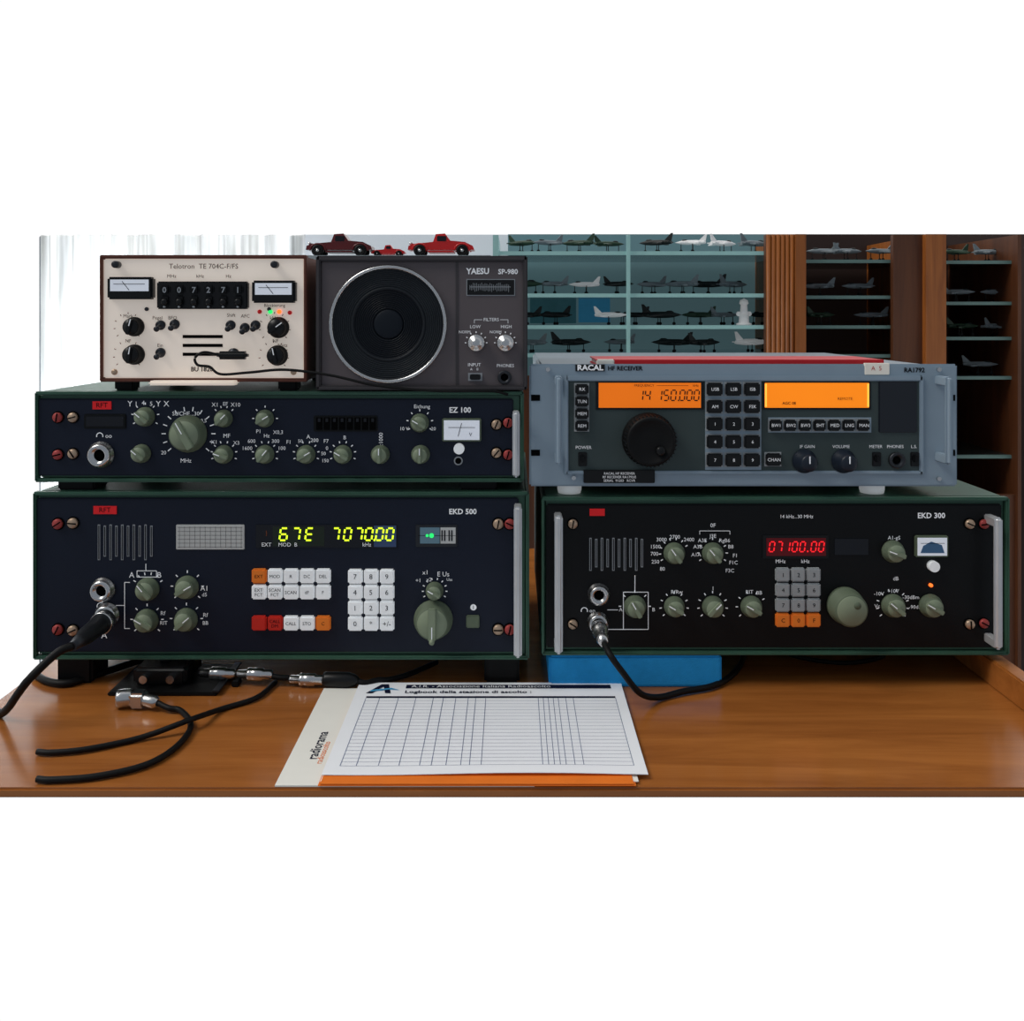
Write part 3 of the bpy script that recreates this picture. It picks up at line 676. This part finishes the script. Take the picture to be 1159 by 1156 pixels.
for (a,c) in ((909,1043),(1066,1150)):
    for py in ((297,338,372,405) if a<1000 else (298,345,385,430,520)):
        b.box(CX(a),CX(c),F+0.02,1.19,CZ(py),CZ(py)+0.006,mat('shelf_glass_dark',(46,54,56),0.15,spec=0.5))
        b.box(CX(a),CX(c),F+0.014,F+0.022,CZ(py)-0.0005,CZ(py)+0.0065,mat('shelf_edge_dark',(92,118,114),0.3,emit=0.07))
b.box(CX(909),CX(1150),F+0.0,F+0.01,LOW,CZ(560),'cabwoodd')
b.finish()

def plane(b,px,py,L,mm,yaw,y,m2=None):
    base=Vector((CX(px,y),y,CZ(py,F)+0.007))
    mt=Matrix.Translation(base+Vector((0,0,0.022)))@Matrix.Rotation(yaw,4,'Z')
    R=L*0.08
    pr=[(0,-L/2),(R*.35,-L*.42),(R*.8,-L*.28),(R,-L*.1),(R,L*.2),(R*.75,L*.42),(R*.6,L*.5)]
    d=(mt.to_3x3()@Vector((1,0,0)))
    b.lathe(pr,mt.translation,d,mm,12)
    b.lathe([(0,-L*.3),(R*.5,-L*.24),(R*.5,-L*.14),(0,-L*.05)],mt.translation+Vector((0,0,R*.8)),d,'pl_dk',10)
    def slab(pts,t,m):
        vs=[mt@Vector((p[0],p[1],p[2]+t)) for p in pts]+[mt@Vector((p[0],p[1],p[2]-t)) for p in pts]
        n=len(pts); fs=[list(range(n)),list(range(n,2*n))[::-1]]+[[i,(i+1)%n,n+(i+1)%n,n+i] for i in range(n)]
        b.raw(vs,fs,m)
    for sg in (-1,1):
        slab([(-L*.08,sg*R*.7,0),(L*.2,sg*L*.34,-.003),(L*.3,sg*L*.34,-.003),(L*.26,sg*R*.7,0)],0.0016,m2 or mm)
        slab([(L*.34,sg*R*.5,0),(L*.45,sg*L*.17,0),(L*.5,sg*L*.17,0),(L*.48,sg*R*.5,0)],0.001,m2 or mm)
    vs=[mt@Vector(p) for p in ((L*.28,0.001,R*.7),(L*.48,0.001,L*.26),(L*.54,0.001,L*.26),(L*.5,0.001,R*.7),(L*.28,-0.001,R*.7),(L*.48,-0.001,L*.26),(L*.54,-0.001,L*.26),(L*.5,-0.001,R*.7))]
    b.raw(vs,[[0,1,2,3],[7,6,5,4],[0,4,5,1],[1,5,6,2],[2,6,7,3]],m2 or mm)
    for ox,oy in ((-L*.3,0),(L*.08,L*.08),(L*.08,-L*.08)):
        p=mt@Vector((ox,oy,0)); b.cyl((p.x,p.y,base.z+0.003),(0,0,1),0.0009,0.019,'pl_dk',6)
        b.lathe([(0.0035,-0.0012),(0.0035,0.0012)],(p.x,p.y,base.z+0.0032),(mt.to_3x3()@Vector((0,1,0))),'rubber',10)
b=B('model_airplane_collection')
cols=['pl_grey','pl_dk','pl_dk','pl_gr','pl_wh']
for py,xs_ in ((288,(590,622,655,692,740,780,820,855)),(336,(590,624,660,700,738,770,800,832)),(372,(592,626,690,720,750,790,818,862)),
               (404,(600,650,700,760,800,850))):
    for px in xs_:
        plane(b,px+random.uniform(-4,4),py,random.uniform(0.065,0.09),random.choice(cols),random.choice((0,math.pi))+random.uniform(-.6,.6),F+random.uniform(0.05,0.09))
for py,xs_ in ((297,(930,960,995)),(338,(925,970)),(372,(930,985)),(298,(1080,1120)),(345,(1085,1125)),(385,(1090,1128)),(430,(1110,)),):
    for px in xs_: plane(b,px,py,0.07,random.choice(['pl_grey','pl_gr','pl_grey']),random.choice((0,math.pi))+random.uniform(-.5,.5),F+0.08)
b.finish()
b=B('white_figurine')
fx=CX(840,F+0.05)
b.lathe([(0.016,0),(0.016,0.004),(0.011,0.006),(0.010,0.022),(0.012,0.024),(0.012,0.028),(0.008,0.030),(0.007,0.044),(0.010,0.047),(0.008,0.054),(0,0.058)],(fx,F+0.035,CZ(372)+0.0062),(0,0,1),'pl_wh',20)
b.box(fx-0.016,fx+0.016,F+0.031,F+0.039,CZ(372)+0.026,CZ(372)+0.036,'pl_wh',0.002)
b.finish()
SH=CZ(289,0.80)
b=B('wall_shelf')
b.box(CX(347,0.8),CX(561,F)-0.008,0.80,1.26,SH-0.008,SH,mat('shelf_pale',(150,160,165),0.4,emit=0.05))
b.box(CX(347,0.8),CX(347,0.8)+0.008,0.80,1.26,-0.3,SH-0.008,'walll')
b.finish()
def car(px,L,m,name='model_car'):
    b=B(name); y=0.86; x=CX(px,y); z=SH
    prof=[(-.5,.10),(-.49,.16),(-.42,.19),(-.12,.22),(-.08,.34),(.06,.35),(.14,.24),(.36,.22),(.48,.16),(.5,.10)]
    w=L*.17; n=len(prof)
    vs=[(x+p[0]*L,y-w*(0.8 if p[1]>.3 else 1),z+p[1]*L) for p in prof]+[(x+p[0]*L,y+w*(0.8 if p[1]>.3 else 1),z+p[1]*L) for p in prof]
    fs=[list(range(n)),list(range(n,2*n))[::-1]]+[[i,n+i,n+(i+1)%n,(i+1)%n] for i in range(n)]
    b.raw(vs,fs,m)
    b.box(x-.06*L,x+.08*L,y-w-.001,y+w+.001,z+.23*L,z+.31*L,'glassd',0.001)
    for ox in (-.32,.32):
        for sy in (-1,1):
            b.lathe([(L*.09,-0.003),(L*.09,0.003),(L*.05,0.0035),(L*.045,0.0025),(0,0.0025)],(x+ox*L,y+sy*w*1.02,z+L*.09),(0,sy,0),'rubber',18)
            b.lathe([(L*.045,0.003),(0,0.0042)],(x+ox*L,y+sy*w*1.02,z+L*.09),(0,sy,0),'chrome',14)
            pts=[]
            for k in range(9):
                a=math.pi*k/8; pts.append((x+ox*L+math.cos(a)*L*.115,y+sy*w*1.02,z+L*.09+math.sin(a)*L*.10))
            b.tube(pts,L*.016,m,6,2)
    b.box(x-.2*L,x+.2*L,y-w*1.1,y+w*1.1,z+.06*L,z+.085*L,m,0.001)
    for s_ in (-1,1): b.lathe([(0,-.004),(L*.025,0),(L*.02,.004),(0,.005)],(x-.45*L,y+s_*w*.6,z+.2*L),(-1,0,0),'chrome',12)
    b.finish()
car(386,0.135,'card'); car(440,0.07,'carr'); car(500,0.135,'carr')

# window with sheer curtain on the left
b=B('window_1')
WY=1.27
wx0,wx1=CX(50,WY),CX(340,WY); wt=CZ(268,WY)
fr=mat('window_frame',(150,155,160),0.5)
for px in (54,76,213,335): b.box(CX(px,WY)-0.012,CX(px,WY)+0.012,WY-0.02,WY+0.02,LOW,wt,fr,0.002)
b.box(wx0,wx1,WY-0.02,WY+0.02,LOW,LOW+0.05,fr)
b.box(wx0,wx1,WY-0.015,WY+0.015,CZ(335,WY)-0.01,CZ(335,WY)+0.01,fr)
b.finish()
cm=bpy.data.materials.new('sheer_curtain'); cm.use_nodes=True; nt=cm.node_tree
for n_ in list(nt.nodes): nt.nodes.remove(n_)
out=nt.nodes.new('ShaderNodeOutputMaterial'); df=nt.nodes.new('ShaderNodeBsdfDiffuse'); tl=nt.nodes.new('ShaderNodeBsdfTranslucent'); tp=nt.nodes.new('ShaderNodeBsdfTransparent')
tc=nt.nodes.new('ShaderNodeTexCoord'); wv=nt.nodes.new('ShaderNodeTexNoise'); mp=nt.nodes.new('ShaderNodeMapping'); mp.inputs['Scale'].default_value=(14,1,0.5)
nt.links.new(tc.outputs['Object'],mp.inputs['Vector']); nt.links.new(mp.outputs['Vector'],wv.inputs['Vector'])
cr=nt.nodes.new('ShaderNodeValToRGB'); cr.color_ramp.elements[0].color=lin((172,174,172)); cr.color_ramp.elements[1].color=lin((230,233,234)); cr.color_ramp.elements[0].position=.38; cr.color_ramp.elements[1].position=.66
nt.links.new(wv.outputs['Fac'],cr.inputs['Fac']); nt.links.new(cr.outputs['Color'],df.inputs['Color']); nt.links.new(cr.outputs['Color'],tl.inputs['Color'])
a1=nt.nodes.new('ShaderNodeMixShader'); a1.inputs[0].default_value=0.72; nt.links.new(df.outputs[0],a1.inputs[1]); nt.links.new(tl.outputs[0],a1.inputs[2])
a2=nt.nodes.new('ShaderNodeMixShader'); a2.inputs[0].default_value=0.18; nt.links.new(a1.outputs[0],a2.inputs[1]); nt.links.new(tp.outputs[0],a2.inputs[2]); nt.links.new(a2.outputs[0],out.inputs['Surface'])
b=B('curtain')
CYY=1.12; cx0,cx1=CX(46,CYY),CX(347,CYY); n=160; vs=[];fs=[]
for i in range(n+1):
    u=i/n; xx=cx0+(cx1-cx0)*u; yy=CYY+0.011*math.sin(u*60+2*math.sin(u*9))+0.004*math.sin(u*130)
    vs+= [(xx,yy,-0.43),(xx,yy,CZ(266,CYY))]
for i in range(n): fs.append([2*i,2*i+2,2*i+3,2*i+1])
b.raw(vs,fs,cm,True); b.finish()

# ================================================================ light
w=bpy.data.worlds.new('World'); S.world=w; w.use_nodes=True; nt=w.node_tree; bg=nt.nodes['Background']
tc=nt.nodes.new('ShaderNodeTexCoord'); sp=nt.nodes.new('ShaderNodeSeparateXYZ'); nt.links.new(tc.outputs['Generated'],sp.inputs[0])
mr=nt.nodes.new('ShaderNodeMapRange'); mr.inputs['From Min'].default_value=-0.30; mr.inputs['From Max'].default_value=0.40; mr.inputs['To Min'].default_value=0.0; mr.inputs['To Max'].default_value=1.0
nt.links.new(sp.outputs['Y'],mr.inputs['Value'])
mx=nt.nodes.new('ShaderNodeMix'); mx.data_type='RGBA'; mx.inputs['A'].default_value=(0.25,0.28,0.32,1); mx.inputs['B'].default_value=(1.03,1.03,1.03,1)
nt.links.new(mr.outputs['Result'],mx.inputs['Factor']); nt.links.new(mx.outputs['Result'],bg.inputs['Color']); bg.inputs['Strength'].default_value=1.0
sl=bpy.data.lights.new('desk_fill_sun','SUN'); sl.energy=1.5; sl.angle=math.radians(28); sl.color=(1.0,0.965,0.90)  # added soft sun from above left brightens desk and papers, not via window
so=bpy.data.objects.new('desk_fill_sun',sl); S.collection.objects.link(so)
so.rotation_euler=(Vector((0.0,0,0))-Vector((-0.80,-0.28,1.0))).to_track_quat('-Z','Y').to_euler()
al=bpy.data.lights.new('window_sky','AREA'); al.shape='RECTANGLE'; al.size=0.62; al.size_y=0.7; al.energy=17; al.color=(0.95,0.98,1.0)
ao=bpy.data.objects.new('window_sky',al); S.collection.objects.link(ao); ao.location=(CX(195,1.5),1.5,0.13)
ao.rotation_euler=Vector((0.1,-1,-0.05)).to_track_quat('-Z','Y').to_euler()

cam=bpy.data.cameras.new('camera'); co=bpy.data.objects.new('camera',cam); S.collection.objects.link(co)
co.location=(0,-1.05,0.418); co.rotation_euler=(math.pi/2,0,0)
cam.sensor_width=36; cam.lens=1050/1159*36; cam.shift_y=-(578-358)/1159; cam.clip_start=0.01
S.camera=co
